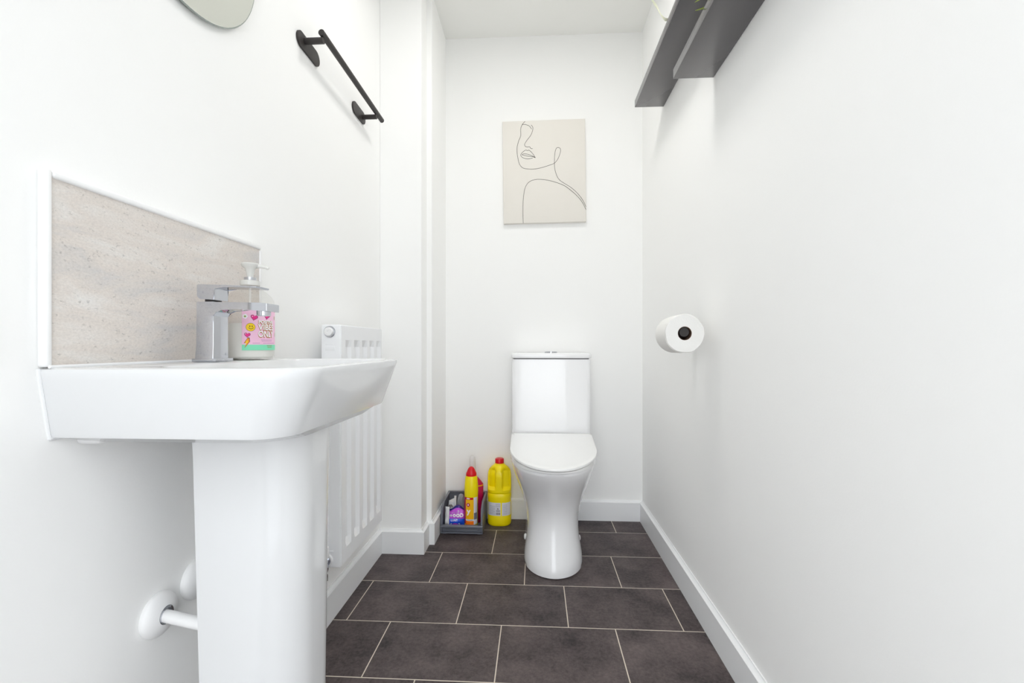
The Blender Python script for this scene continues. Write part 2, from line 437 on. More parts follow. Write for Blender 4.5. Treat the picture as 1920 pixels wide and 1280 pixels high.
for z0, z1, mi in ((ZB0, ZT, 0), (ZB1, ZB0, 1)):
    rr = [[onbot(aL + (aR-aL)*k/48, z, .0002) for k in range(49)] for z in (z0, z1)]
    rr2 = [[onbot(aL + (aR-aL)*k/48, z, .0005) for k in range(49)] for z in (z0, z1)]
    loft(bm, [rr[0], rr[1], rr2[1], rr2[0], rr[0]], False, False, mi, closed=False)
lab = obj('label', bm, [M['pink'], M['teal']], sb, 40)
lab['label'] = 'pink label with mint green lower band'
def pr(a_deg, z, layer=1):
    a0 = A0 + math.radians(a_deg); off = .0005 + .00012*layer
    return lambda u, v: onbot(a0 + u/SR, z + v, off)
bm = bmesh.new()   # the slogan
mats = [M['brown'], M['whiteink']]
for s, size, ad, z, wd in (('POSITIVE', .0092, 40, .8962, .0330), ('VIBES', .0162, 41, .8857, .0360), ('ONLY', .0172, 40, .8722, .0350)):
    for ddx, ddz, bold, layer, mi in ((-.0008, -.0009, .0011, 1, 0), (0, 0, .00035, 3, 1)):
        t = flat_text(s, size, 0, bold)
        xs = [v.co.x for v in t.verts]; k = wd/(max(xs)-min(xs))
        for v in t.verts: v.co.x *= k; v.co.x += ddx; v.co.y += ddz
        stamp(bm, t, pr(ad, z, layer), mi)
obj('slogan', bm, mats, lab, 0, recalc=False)
bm = bmesh.new()   # stickers and small print
mats = [M['hotpink'], M['darkpink'], M['smile'], M['dark'], M['boltorange'], M['lilac'], M['leafprint'], M['whiteink']]
def hrt(a, z, w, rot=0):
    for kx, layer, mi in ((1.18, 1, 1), (1., 2, 0)):
        h = heart(w*kx); bmesh.ops.rotate(h, verts=h.verts, matrix=Matrix.Rotation(rot, 3, 'Z')); stamp(bm, h, pr(a, z, layer), mi)
    h = disc2d(w*.1, w*.06); stamp(bm, h, pr(a-4, z+w*.2, 3), 7)
hrt(9, .9050, .0110, -.2); hrt(-6, .8705, .0092, -.1); hrt(41, .9115, .017, -.15)
stamp(bm, disc2d(.0082), pr(1, .8858, 1), 3); stamp(bm, disc2d(.0077), pr(1, .8858, 2), 2)
for e in (-1, 1): stamp(bm, disc2d(.0009, .0013), pr(1+e*2.6+1, .8876, 3), 3)
sm = bmesh.new(); pts = [Vector((.0043*math.cos(a), .0043*math.sin(a), 0)) for a in [PI*1.12+PI*.76*k/10 for k in range(11)]]
ribbon(sm, pts, .0009, (0, 0, 1)); stamp(bm, sm, lambda u, v: pr(2, .8868, 3)(u, v), 3)
bolt = [(.0012, .0088), (-.0042, -.0012), (-.0008, -.0010), (-.0030, -.0092), (.0044, .0018), (.0008, .0014), (.0038, .0085)]
stamp(bm, poly2d([(x*1.22, y*1.15) for x, y in bolt]), pr(-7, .8555, 1), 3); stamp(bm, poly2d(bolt), pr(-7, .8555, 2), 4)
stamp(bm, poly2d([(x*.5-.0005, y*.55) for x, y in bolt]), pr(-7, .8555, 3), 2)
for k in range(5):
    a = 2*PI*k/5
    stamp(bm, disc2d(.0022, .0022, 12), lambda u, v, a=a: pr(-11, .9068, 1)(u+.0027*math.cos(a), v+.0027*math.sin(a)), 7)
stamp(bm, disc2d(.002, .002, 12), pr(-11, .9068, 2), 6)
stamp(bm, disc2d(.0055, .002), pr(0, .9225, 1), 6); stamp(bm, disc2d(.002, .0045), pr(72, .906, 1), 6); stamp(bm, disc2d(.002, .005), pr(78, .872, 1), 6)
for i, (a, z, w) in enumerate(((42, .8610, .026), (42, .8585, .024), (14, .8545, .013), (50, .8545, .030))):
    for q in range(9):
        x0 = -w/2 + w*q/9
        stamp(bm, poly2d([(x0, -.0006), (x0+w/9*.75, -.0006), (x0+w/9*.75, .0006), (x0, .0006)]), pr(a, z, 1), 5)
for z, w in ((.8492, .014), (.8462, .012)):
    for q in range(6):
        x0 = -w/2 + w*q/6
        stamp(bm, poly2d([(x0, -.0008), (x0+w/6*.7, -.0008), (x0+w/6*.7, .0008), (x0, .0008)]), pr(50, z, 1), 6)
obj('sticker_print', bm, mats, lab, 0, recalc=False)

# ------------------------------------------------------------------ splashback
sp = thing('splashback', 'pale grey stone-look splashback panel above the basin', 'splashback', (XL+.006, .77, .8212))
bm = bmesh.new(); box(bm, XL+.0005, XL+.0105, .549, .994, .8216, 1.0705); obj('panel', bm, M['stone'], sp)
def lathe_trim(name, y0, y1, z0, z1):
    bm = bmesh.new(); box(bm, XL+.0005, XL+.0145, y0, y1, z0, z1, .0035, 3); o = obj(name, bm, M['plastic'], sp); return o
o = lathe_trim('edge_trim', .5425, .5515, .8216, 1.0790); o['label'] = 'white vertical edge trim at the near side'
o = lathe_trim('edge_trim', .5520, .9965, 1.0690, 1.0790); o['label'] = 'white edge trim along the top'
o = lathe_trim('edge_trim', .9925, .9965, .8216, 1.0685); o['label'] = 'white vertical edge trim at the far side'

# ------------------------------------------------------------------ round mirror
mr = thing('round_mirror', 'round frameless wall mirror above the basin splashback', 'mirror', (XL+.006, .775, 1.466))
bm = bmesh.new(); lathe(bm, (XL+.001, .775, 1.672), (1, 0, 0), [(0, .200), (.006, .2055), (.0085, .206), (.0095, .2052)], 96); obj('backing', bm, M['mirroredge'], mr)
bm = bmesh.new(); lathe(bm, (XL+.0096, .775, 1.672), (1, 0, 0), [(0, .2045), (.0012, .2035)], 96); obj('glass', bm, M['mirror'], mr)

# ------------------------------------------------------------------ towel bar
tb = thing('towel_rail', 'matt black bar towel rail on two pill-shaped plates, left wall', 'towel rail', (XL, 1.44, 1.69))
def pill(y0, y1, z, h, t=.006):
    r = h/2; pts = []
    for k in range(13): a = PI/2 + PI*k/12; pts.append((y0+r + r*math.cos(a), z + r*math.sin(a)))
    for k in range(13): a = -PI/2 + PI*k/12; pts.append((y1-r + r*math.cos(a), z + r*math.sin(a)))
    bm = bmesh.new(); loft(bm, [[Vector((x, y, zz)) for y, zz in pts] for x in (XL+.0005, XL+t)]); return bm
for (y0, y1, ya, zp) in ((1.168, 1.290, 1.206, 1.684), (1.532, 1.645, 1.618, 1.690)):
    pl = obj('mounting_plate', pill(y0, y1, zp, .043), M['black'], tb)
    bm = bmesh.new(); tube(bm, [(XL+.005, ya, 1.690), (-.585, ya, 1.690)], .0085, 20); obj('arm', bm, M['black'], tb)
bm = bmesh.new(); lathe(bm, (-.587, 1.196, 1.707), (0, 1, 0), [(0, .0075), (.0012, .0087), (.484, .0087), (.4852, .0075)], 24); obj('bar', bm, M['black'], tb)

# ------------------------------------------------------------------ radiator
RX0, RX1, RY0, RY1, RZ0, RZ1 = -.611, -.553, 1.245, 1.583, .218, .909
rd = thing('radiator', 'white panel radiator on the left wall beyond the basin', 'radiator', (-.60, 1.41, RZ0))
bm = bmesh.new()
# pressed front sheet: five tall sunk channels
ys = [RY0+.0, RY0+.010]; flags = []
ch = [(1.274+.0628*i, 1.316+.0628*i) for i in range(5)]
prof = [(RY0+.003, 0), ]
for a, b in ch: prof += [(a, 0), (a+.010, 1), (b-.010, 1), (b, 0)]
prof += [(RY1-.001, 0)]
zz = [(RZ0+.004, 0), (.262, 0), (.284, 1), (.845, 1), (.866, 0), (RZ1-.003, 0)]
rows = [[Vector((RX1 - .009*p*q, y, z)) for y, p in prof] for z, q in zz]
back = [[Vector((RX1-.012, y, z)) for y, p in prof] for z, q in zz]
vs = loft(bm, rows, False, False, closed=False); vb = loft(bm, back, False, False, closed=False)
n = len(prof)
for i in range(n-1):
    bm.faces.new((vs[0][i], vs[0][i+1], vb[0][i+1], vb[0][i])); bm.faces.new((vs[-1][i], vs[-1][i+1], vb[-1][i+1], vb[-1][i]))
for i in range(len(zz)-1):
    bm.faces.new((vs[i][0], vs[i+1][0], vb[i+1][0], vb[i][0])); bm.faces.new((vs[i][-1], vs[i+1][-1], vb[i+1][-1], vb[i][-1]))
obj('front_panel', bm, M['enamel'], rd, 12)
bm = bmesh.new(); box(bm, RX0, RX1-.011, RY0+.010, RY1-.006, RZ0+.012, RZ1-.008); obj('convector_body', bm, M['enamel'], rd)
bm = bmesh.new(); box(bm, RX0, RX1-.002, RY0, RY0+.009, RZ0, RZ1, .003, 3); o = obj('side_panel', bm, M['enamel'], rd)
bm = bmesh.new(); box(bm, RX0+.012, RX1-.018, RY0-.0008, RY0+.004, .835, .848, .0006); box(bm, RX0+.012, RX1-.022, RY0-.0008, RY0+.004, .852, .855, .0003); obj('embossed_mark', bm, M['enamel'], o)
bm = bmesh.new(); box(bm, RX0, RX1-.002, RY1-.005, RY1, RZ0, RZ1, .002, 2); obj('side_panel', bm, M['enamel'], rd)
bm = bmesh.new(); box(bm, RX0, RX1-.002, RY0+.0095, RY1-.0055, RZ1-.007, RZ1, .002, 2)
obj('top_cover', bm, M['enamel'], rd)
bm = bmesh.new()
vc = (-.586, RY0+.001, .889)
lathe(bm, vc, (0, -1, 0), [(0, .0165), (.0035, .0165), (.0045, .0155)], 32); o = obj('bleed_valve', bm, M['chrome'], rd); o['label'] = 'chrome bleed valve with white plug'
bm = bmesh.new(); lathe(bm, (vc[0], vc[1]-.0042, vc[2]), (0, -1, 0), [(0, .0125), (.007, .0120), (.008, .0105), (.008, .0045), (.0055, .0042)], 28); obj('plug', bm, M['plastic'], o)
bm = bmesh.new(); box(bm, RX0+.004, RX1-.022, RY0-.0012, RY0+.004, .2615, .2665, .0008); obj('embossed_mark', bm, M['enamel'], rd)
# lockshield valve low on the near side
vz = .240; vx = -.594
bm = bmesh.new()
lathe(bm, (vx, RY0+.001, vz), (0, -1, 0), [(0, .014), (.010, .014), (.010, .010), (.030, .010)], 24)
lathe(bm, (vx, RY0-.022, vz-.030), (0, 0, 1), [(0, .010), (.010, .0135), (.022, .0135), (.026, .011), (.045, .011)], 6)
lathe(bm, (vx, RY0-.022, vz-.050), (0, 0, 1), [(0, .012), (.018, .012), (.021, .009)], 6)
o = obj('valve', bm, M['chrome'], rd); o['label'] = 'chrome valve at the lower near corner'
bm = bmesh.new(); lathe(bm, (vx, RY0+.0005, vz), (0, -1, 0), [(0, .018), (.006, .018), (.007, .017)], 28); obj('valve_collar', bm, M['plastic'], rd)
bm = bmesh.new(); lathe(bm, (vx, RY0-.022, vz+.014), (0, 0, 1), [(0, .014), (.004, .0155), (.030, .0145), (.034, .011)], 24); obj('valve_cap', bm, M['plastic'], rd)
bm = bmesh.new(); tube(bm, [(-.6125, RY0-.022, .001), (-.6125, RY0-.022, .150), (-.610, RY0-.022, .164), (vx-.003, RY0-.022, .180), (vx, RY0-.022, .195)], .0075, 16); obj('feed_pipe', bm, M['chrome'], rd)
bm = bmesh.new()
lathe(bm, (-.580, RY1-.001, .262), (0, 1, 0), [(0, .012), (.030, .012)], 20); lathe(bm, (-.580, RY1+.030, .235), (0, 0, 1), [(0, .010), (.055, .010)], 16)
o = obj('valve', bm, M['chrome'], rd); o['label'] = 'chrome valve at the lower far corner'
bm = bmesh.new(); lathe(bm, (-.580, RY1+.030, .288), (0, 0, 1), [(0, .013), (.004, .016), (.052, .016), (.060, .012), (.062, .004)], 24); obj('valve_cap', bm, M['plastic'], rd)
bm = bmesh.new(); tube(bm, [(XL+.001, RY1+.030, .205), (-.600, RY1+.030, .205), (-.587, RY1+.030, .208), (-.580, RY1+.030, .218), (-.580, RY1+.030, .240)], .0075, 16); obj('feed_pipe', bm, M['chrome'], rd)
for y in (1.33, 1.50): bm = bmesh.new(); box(bm, XL+.0005, RX0+.001, y-.012, y+.012, .32, .80); obj('wall_bracket', bm, M['enamel'], rd)

# ------------------------------------------------------------------ waste pipe and the other pipe cover
wp = thing('waste_pipe', 'white waste pipe leaving the left wall through a domed plate, under the basin', 'pipe', (XL, .727, .395))
bm = bmesh.new(); lathe(bm, (XL+.0005, .727, .394), (1, 0, 0), [(0, .0358), (.004, .0365), (.008, .0350), (.013, .030), (.0165, .0225), (.0180, .0150), (.012, .0145)], 48); obj('wall_plate', bm, M['plastic'], wp, 50)
bm = bmesh.new(); lathe(bm, (XL+.006, .727, .394), (1, 0, 0), [(0, .0143), (.0125, .0143), (.0128, .0112), (.004, .0108)], 32); o = obj('inner_ring', bm, M['chrome'], wp); o['label'] = 'chrome ring inside the plate'
bm = bmesh.new(); tube(bm, [(XL+.002, .7272, .3942), (-.53, .713, .3855), (-.515, .717, .385), (-.508, .730, .385), (-.505, .755, .385)], .0098, 24); obj('pipe', bm, M['plastic'], wp)
wc = thing('pipe_cover', 'white domed pipe cover on the left wall half hidden behind the pedestal', 'pipe cover', (XL, .812, .405))
bm = bmesh.new(); lathe(bm, (XL+.0005, .812, .411), (1, 0, 0), [(0, .0358), (.004, .0365), (.008, .0350), (.013, .030), (.0165, .0225), (.0180, .0150), (.012, .0145)], 48); obj('wall_plate', bm, M['plastic'], wc, 50)
bm = bmesh.new(); tube(bm, [(XL+.002, .812, .411), (-.575, .812, .411), (-.56, .812, .418), (-.553, .812, .435), (-.553, .812, .60)], .0105, 20); obj('pipe', bm, M['plastic'], wc)
for o in wc.children:
    pass

# ------------------------------------------------------------------ toilet
TX = .0675
to = thing('toilet', 'white close-coupled toilet with its lid down against the back wall', 'toilet', (TX, 1.9, 0))
def dsec(z, hw, yf, b, yb=2.19, hwb=None, cx=TX, ex=2.0, n=40, zf=None):
    """D-shaped section: half ellipse to the front (yf), straight sides to the back (yb)."""
    hwb = hw if hwb is None else hwb
    ym = yf + b; pts = []
    for k in range(n+1):
        a = PI*k/n; ca, sa = math.cos(a), math.sin(a)
        x = cx - hw*math.copysign(abs(ca)**(2/ex), ca); y = ym - b*abs(sa)**(2/ex)
        pts.append((x, y))
    for k in range(1, 7):
        t = k/6; pts.append((cx + hw + (hwb-hw)*t, ym + (yb-ym)*t))
    for k in range(1, 6):
        t = k/6; pts.append((cx + hwb - 2*hwb*t, yb))
    for k in range(0, 6):
        t = 1-k/6; pts.append((cx - hw - (hwb-hw)*t, ym + (yb-ym)*t))
    return [Vector((x, y, zf(y) if zf else z)) for x, y in pts]
bm = bmesh.new()
S = [(.001, .110, 1.633, .150), (.004, .1135, 1.629, .152), (.02, .1145, 1.629, .153), (.045, .1125, 1.637, .152), (.075, .1075, 1.655, .145), (.105, .1035, 1.672, .140), (.135, .1020, 1.682, .140),
     (.165, .1035, 1.688, .142), (.195, .1085, 1.688, .150), (.225, .1165, 1.681, .162), (.255, .1260, 1.667, .178), (.285, .1365, 1.646, .196), (.315, .1465, 1.620, .213), (.345, .1550, 1.594, .230), (.370, .1610, 1.574, .243), (.390, .1645, 1.560, .25), (.400, .1655, 1.556, .252), (.4035, .1640, 1.558, .250)]
loft(bm, [dsec(z, hw, yf, b) for z, hw, yf, b in S]); obj('pan', bm, M['ceramic'], to, 50)
bm = bmesh.new()   # seat ring and lid, wedge shaped: higher at the hinge
zt = lambda y: .4275 + .036*(y-1.535)/.45
st = lambda d: (lambda y: zt(y) - d)
loft(bm, [dsec(.4036, .150, 1.572, .25, 1.970, .155), dsec(.4062, .150, 1.572, .25, 1.970, .155), dsec(.4066, .1668, 1.549, .252, 1.977, .171), dsec(.4076, .1682, 1.546, .252, 1.977, .171), dsec(0, .1682, 1.546, .252, 1.977, .171, zf=st(.0162)), dsec(0, .1668, 1.549, .25, 1.975, .168, zf=st(.0150)), dsec(0, .150, 1.572, .25, 1.970, .155, zf=st(.0150)), dsec(0, .150, 1.572, .25, 1.970, .155, zf=st(.0116))])
obj('seat', bm, M['seat'], to, 40)
bm = bmesh.new()
loft(bm, [dsec(0, .1675, 1.541, .252, 1.984, .1725, zf=st(.0118)), dsec(0, .1705, 1.536, .256, 1.987, .1760, zf=st(.0098)), dsec(0, .1712, 1.535, .256, 1.9875, .1765, zf=st(.006)), dsec(0, .1700, 1.537, .255, 1.986, .1755, zf=st(.002)), dsec(0, .166, 1.542, .252, 1.982, .1715, zf=st(.0003)), dsec(0, .155, 1.556, .24, 1.970, .160, zf=st(0))])
obj('lid', bm, M['seat'], to, 40)
for s in (-1, 1):
    bm = bmesh.new(); lathe(bm, (TX+s*.075-.015, 1.985, .425), (1, 0, 0), [(0, .010), (.03, .010)], 20); obj('hinge', bm, M['chrome'], to)
bm = bmesh.new()
def cis(z, i=0): return rrect(TX-.176+i, TX+.176-i, 2.001+i, 2.197, z, (.022, .022, .006, .006), 8)
loft(bm, [cis(.4036, .004), cis(.41, .001), cis(.43), cis(.785), cis(.7885, .001)]); cn = obj('cistern', bm, M['ceramic'], to, 40)
bm = bmesh.new(); loft(bm, [cis(.7882, .006), cis(.7925, .006)]); obj('lid_shadow_gap', bm, M['gap'], cn)  # dark strip, its colour stands in for the shade under the cistern lid
bm = bmesh.new()
def cl(z, i=0): return rrect(TX-.180+i, TX+.180-i, 1.996+i, 2.199, z, (.024, .024, .006, .006), 8)
loft(bm, [cl(.7922, .004), cl(.794, .001), cl(.797), cl(.810, .0005), cl(.8138, .003), cl(.8152, .008), cl(.8158, .03)]); obj('cistern_lid', bm, M['ceramic'], cn, 40)
bm = bmesh.new(); lathe(bm, (TX+.002, 2.095, .8155), (0, 0, 1), [(0, .029), (.005, .029), (.0065, .027), (.0066, .002)], 36); box(bm, TX+.001, TX+.003, 2.067, 2.123, .8215, .8228); o = obj('flush_button', bm, M['chrome'], cn); o['label'] = 'round chrome flush button'
for s, y in ((-1, 1.885), (1, 1.885)):
    bm = bmesh.new(); lathe(bm, (TX+s*.108, y, .047), (s, 0, 0), [(0, .012), (.006, .012), (.009, .009), (.010, .004)], 20); obj('screw_cap', bm, M['plastic'], to)

# ------------------------------------------------------------------ canvas picture
cvt = thing('canvas_picture', 'unframed off-white canvas with a one-line face drawing on the back wall', 'picture', (.04, YB-.01, 1.446))
CT = Matrix.Rotation(-.0115, 4, 'Y')
def cvp(u, v, d=0):   # u,v 0..1 from the top left of the canvas, d in front of it
    p = CT @ Vector(((u-.5)*.401, 0, (.5-v)*.499)); return Vector((.0395 + p.x, YB-.0205-d, 1.6965 + p.z))
bm = bmesh.new(); vs = box(bm, -.2005, .2005, -.010, .0095, -.2495, .2495, .0025, 3)
for v in bm.verts: v.co = CT @ v.co + Vector((.0395, YB-.0105, 1.6965))
cvo = obj('stretched_canvas', bm, M['canvas'], cvt)
def zp(x, y):
    u = (x-120)/824; return cvp(u, (y-(147-25*u))/1024, 0)
strokes = [
 [(347,147),(318,180),(302,225),(302,290),(280,345),(264,410),(266,480),(280,555),(300,595),(335,618),(420,625),(500,612),(580,588),(636,565),(672,520),(695,460),(697,425),(678,410),(655,420),(641,470),(636,560),(640,630),(660,695),(690,738),(740,772),(800,810),(860,865),(910,930),(943,1000)],
 [(318,180),(350,178),(390,195),(412,225)],
 [(408,183),(424,207),(420,245),(400,290),(365,335),(342,372),(345,395),(365,403),(390,402),(402,418),(420,420)],
 [(447,512),(420,470),(387,437),(368,440),(350,434),(320,455),(301,480),(310,502),(340,518),(375,522),(420,514)],
 [(312,482),(330,472),(365,475),(410,490),(447,510)],
 [(312,482),(345,490),(380,496),(415,500),(447,510)],
 [(317,1166),(316,1050),(320,930),(335,830),(360,775),(400,742),(460,727),(530,730),(600,743),(680,768),(740,795),(800,840),(860,895),(910,960),(943,1028)]]
bm = bmesh.new()
for s in strokes: ribbon(bm, spline([zp(x, y) for x, y in s], 6), .0017, (0, -1, 0), .0004)
obj('line_drawing', bm, M['ink'], cvo, 0)

# ------------------------------------------------------------------ floating shelves
SHX = .400
def shelf(y0, y1, z, label):
    t = thing('floating_shelf', label, 'shelf', (XR, (y0+y1)/2, z), 'charcoal shelves on the right wall')
    bm = bmesh.new(); box(bm, SHX, XR-.0005, y0, y1, z, z+.028, .0012, 2); obj('board', bm, M['shelf'], t)
    bm = bmesh.new()
    for y in (y0+.12, y1-.12): lathe(bm, (XR-.0008, y, z+.014), (-1, 0, 0), [(0, .007), (.08, .007)], 12)
    return t, bm
for a in ((.53, 1.332, 1.628, 'lower and nearer charcoal floating shelf on the right wall'), (1.03, 1.842, 1.815, 'higher and farther charcoal floating shelf on the right wall')):
    t, b = shelf(*a); b.free()

def leaf(bm, pts, w, droop=0, mi=0):
    """A folded leaf blade along pts, width w at its middle, with a little thickness."""
    P = spline(pts, 6); n = len(P)
    rows = []
    for i, p in enumerate(P):
        d = (P[min(i+1, n-1)] - P[max(i-1, 0)]).normalized(); s = d.cross(Vector((0, 0, 1)))
        s = s.normalized() if s.length > .05 else Vector((0, 1, 0)); u = s.cross(d).normalized()
        k = w*max(.04, math.sin(PI*min(1, (i/(n-1))*.9+.1))**.8)/2
        rows.append([p - s*k + u*k*.25, p - s*k*.5 + u*k*.05, p - u*k*.08, p + s*k*.5 + u*k*.05, p + s*k + u*k*.25, p + s*k*.5 + u*(k*.05-.0006), p - u*(k*.08+.0008), p - s*k*.5 + u*(k*.05-.0006)])
    loft(bm, rows, mi=mi)

def pot(t, x, y, z, r, h):
    bm = bmesh.new(); lathe(bm, (x, y, z), (0, 0, 1), [(0, r*.72), (.002, r*.76), (h-.006, r*.98), (h-.004, r), (h, r), (h, r*.9), (h-.02, r*.86)], 40); obj('pot', bm, M['pot'], t)
    bm = bmesh.new(); lathe(bm, (x, y, z), (0, 0, 1), [(h-.03, r*.84), (h-.012, r*.86), (h-.010, r*.5)], 32); obj('soil', bm, M['soil'], t)
t = thing('potted_plant', 'small potted plant on the lower shelf, two green leaf tips over its edge', 'plant', (.462, 1.02, 1.6562))
pot(t, .462, 1.02, 1.6562, .040, .070)
tips = [[(.458, 1.03, 1.728), (.440, 1.095, 1.712), (.418, 1.112, 1.676), (.386, 1.110, 1.6625)], [(.458, 1.03, 1.728), (.438, 1.085, 1.735), (.415, 1.106, 1.700), (.385, 1.110, 1.683)],
        [(.462, 1.02, 1.72), (.48, .99, 1.80), (.49, .96, 1.82)], [(.46, 1.01, 1.72), (.44, .97, 1.79), (.43, .93, 1.80)], [(.465, 1.025, 1.72), (.485, 1.06, 1.79), (.49, 1.10, 1.80)], [(.458, 1.02, 1.72), (.455, 1.02, 1.80), (.45, 1.015, 1.86)]]
for p in tips:
    bm = bmesh.new(); leaf(bm, p, .011); obj('leaf', bm, M['leaf'], t, 40)
t = thing('potted_plant', 'potted plant on the higher shelf, pale leaf arching toward the ceiling', 'plant', (.470, 1.42, 1.8432))
pot(t, .470, 1.42, 1.8432, .032, .040)
for p in ([(.468, 1.425, 1.874), (.438, 1.430, 1.882), (.415, 1.432, 1.872), (.400, 1.432, 1.877), (.383, 1.440, 1.916), (.364, 1.437, 1.944), (.335, 1.437, 2.0)], [(.47, 1.42, 1.87), (.475, 1.39, 1.96), (.48, 1.35, 2.0)], [(.47, 1.42, 1.87), (.475, 1.46, 1.96), (.48, 1.50, 1.98)]):
    bm = bmesh.new(); leaf(bm, p, .013); obj('leaf', bm, M['paleleaf'], t, 40)

# ------------------------------------------------------------------ toilet roll and holder
RCX, RCZ, RCY0, RCY1 = .4205, .884, 1.292, 1.392
th_ = thing('toilet_roll_holder', 'black toilet roll holder arm on the right wall, inside the roll', 'toilet roll holder', (XR, 1.41, RCZ))
bm = bmesh.new(); lathe(bm, (XR-.0005, 1.480, RCZ+.0038), (-1, 0, 0), [(0, .022), (.005, .022), (.006, .021)], 32); obj('wall_plate', bm, M['black'], th_)
bm = bmesh.new(); tube(bm, [(XR-.005, 1.480, RCZ+.0038), (RCX+.014, 1.480, RCZ+.0038), (RCX+.004, 1.477, RCZ+.0038), (RCX, 1.466, RCZ+.0038), (RCX, 1.45, RCZ+.0038), (RCX, 1.299, RCZ+.0038), (RCX, 1.2975, RCZ+.0038)], [.0142]*6+[.0132], 24); obj('arm', bm, M['black'], th_, 50)
tr = thing('toilet_roll', 'white toilet paper roll hanging on the right wall', 'toilet roll', (RCX, 1.34, RCZ-.055))
bm = bmesh.new()
def roll(n=96):
    prof = [(RCY0, .0195), (RCY0, .0535), (RCY0+.002, .0550), (RCY1-.002, .0550), (RCY1, .0535), (RCY1, .0195)]
    rings = []
    for y, r in prof:
        ring = []
        for k in range(n):
            a = 2*PI*k/n; rr = r + (.0006*math.sin(5*a+1) + .0004*math.sin(9*a) if r > .03 else 0)
            ring.append(Vector((RCX + rr*math.cos(a), y, RCZ + rr*math.sin(a))))
        rings.append(ring)
    loft(bm, rings + [rings[0]], False, False)
roll(); obj('paper', bm, M['tissue'], tr, 40)
bm = bmesh.new()   # loose end of the sheet lying on the roll
rows = []
for i in range(15):
    a = math.radians(150 + i*8); r = .0556 + .0004*i/14
    rows.append([Vector((RCX + (r+o)*math.cos(a), y, RCZ + (r+o)*math.sin(a))) for y, o in ((RCY0+.001, 0), (RCY1-.001, 0), (RCY1-.001, .0006), (RCY0+.001, .0006))])
loft(bm, rows); obj('loose_sheet', bm, M['tissue'], tr, 40)
bm = bmesh.new(); lathe(bm, (RCX, RCY0+.0005, RCZ), (0, 1, 0), [(0, .0194), (.099, .0194), (.099, .0183), (0, .0183), (0, .0194)], 40, cap0=False, cap1=False); obj('card_core', bm, M['card'], tr)

# ------------------------------------------------------------------ storage bin
BX0, BX1, BY0, BY1, BH = -.4285, -.2385, 1.992, 2.184, .137
bn = thing('storage_bin', 'slate grey open-fronted plastic bin on the floor in the corner', 'storage bin', ((BX0+BX1)/2, 2.09, 0))
bm = bmesh.new(); w = .005
box(bm, BX0+.004, BX1-.004, BY0+.006, BY1, .004, .010); obj('base', bm, M['bin'], bn)
bm = bmesh.new(); box(bm, BX0+.002, BX1-.002, BY1-w, BY1, .004, BH-.004, .001); box(bm, BX0-.001, BX1+.001, BY1-.010, BY1+.001, BH-.008, BH, .002); obj('back_wall', bm, M['bin'], bn)
for s in (0, 1):
    bm = bmesh.new()
    xo, xi = (BX0, BX0+w) if s == 0 else (BX1, BX1-w)
    prof = [(BY1-w, .004), (BY0+.004, .004), (BY0, .030), (BY0+.006, .042), (BY0+.010, .105), (BY0+.016, .118), (BY0+.050, BH-.004), (BY1-w, BH-.004)]
    loft(bm, [[Vector((x, y, z)) for y, z in prof] for x in (xo, xi)])
    xr0, xr1 = (BX0-.001, BX0+.010) if s == 0 else (BX1-.010, BX1+.001)
    box(bm, xr0, xr1, BY0+.050, BY1-.010, BH-.008, BH, .002)
    tube(bm, [((xr0+xr1)/2, BY0+.052, BH-.004), ((xr0+xr1)/2, BY0+.018, .116), ((xr0+xr1)/2, BY0+.011, .104), ((xr0+xr1)/2, BY0+.006, .044)], .0052, 10)
    obj('side_wall', bm, M['bin'], bn, 30)
bm = bmesh.new(); box(bm, BX0+.004, BX1-.004, BY0+.016, BY0+.0205, .004, .036, .001); box(bm, BX0-.001, BX1+.001, BY0-.005, BY0+.014, .034, .043, .003, 3)
box(bm, BX0+.022, BX1-.022, BY0+.0105, BY0+.0165, .015, .0215, .0015)
obj('front_lip', bm, M['bin'], bn)
for x in (BX0+.016, BX1-.016):
    for y in (BY0+.02, BY1-.02): bm = bmesh.new(); box(bm, x-.008, x+.008, y-.008, y+.008, 0, .006); obj('foot', bm, M['bin'], bn)

# ------------------------------------------------------------------ toilet cleaner bottle in the bin
def ell(cx, cy, z, rx, ry, n=40, ex=2.2):
    pts = []
    for k in range(n):
        a = 2*PI*k/n; ca, sa = math.cos(a), math.sin(a)
        pts.append(Vector((cx + rx*math.copysign(abs(ca)**(2/ex), ca), cy + ry*math.copysign(abs(sa)**(2/ex), sa), z)))
    return pts
CX, CY, CZ = -.2970, 2.046, .0102
cb = thing('toilet_cleaner_bottle', 'yellow toilet cleaner bottle with red cone cap, standing in the bin', 'cleaning bottle', (CX, CY, CZ))
def eb(h, rx, ry, dy=0): return ell(CX, CY+dy, CZ+h, rx, ry)
bm = bmesh.new(); loft(bm, [eb(0, .028, .026), eb(.004, .0305, .029), eb(.140, .0305, .029), eb(.155, .0308, .0295), eb(.175, .0315, .031), eb(.19, .0312, .031), eb(.205, .0302, .029), eb(.235, .0275, .026), eb(.243, .0250, .024)])
obj('bottle_body', bm, M['yellow'], cb, 50)
bm = bmesh.new(); loft(bm, [eb(.2405, .0225, .0215), eb(.243, .0242, .0225), eb(.254, .0240, .0220), eb(.260, .0205, .0195), eb(.270, .0165, .0160), eb(.279, .0110, .0105), eb(.283, .005, .005)]); o = obj('cap', bm, M['red'], cb, 50); o['label'] = 'red cone cap'
bm = bmesh.new()
def onb(x, h, off=.0006):   # a point on the front of the bottle body
    t = min(1, abs(x)/.0305); y = .029*(1-t**2.2)**(1/2.2); return Vector((CX + x, CY - y - off, CZ + h))
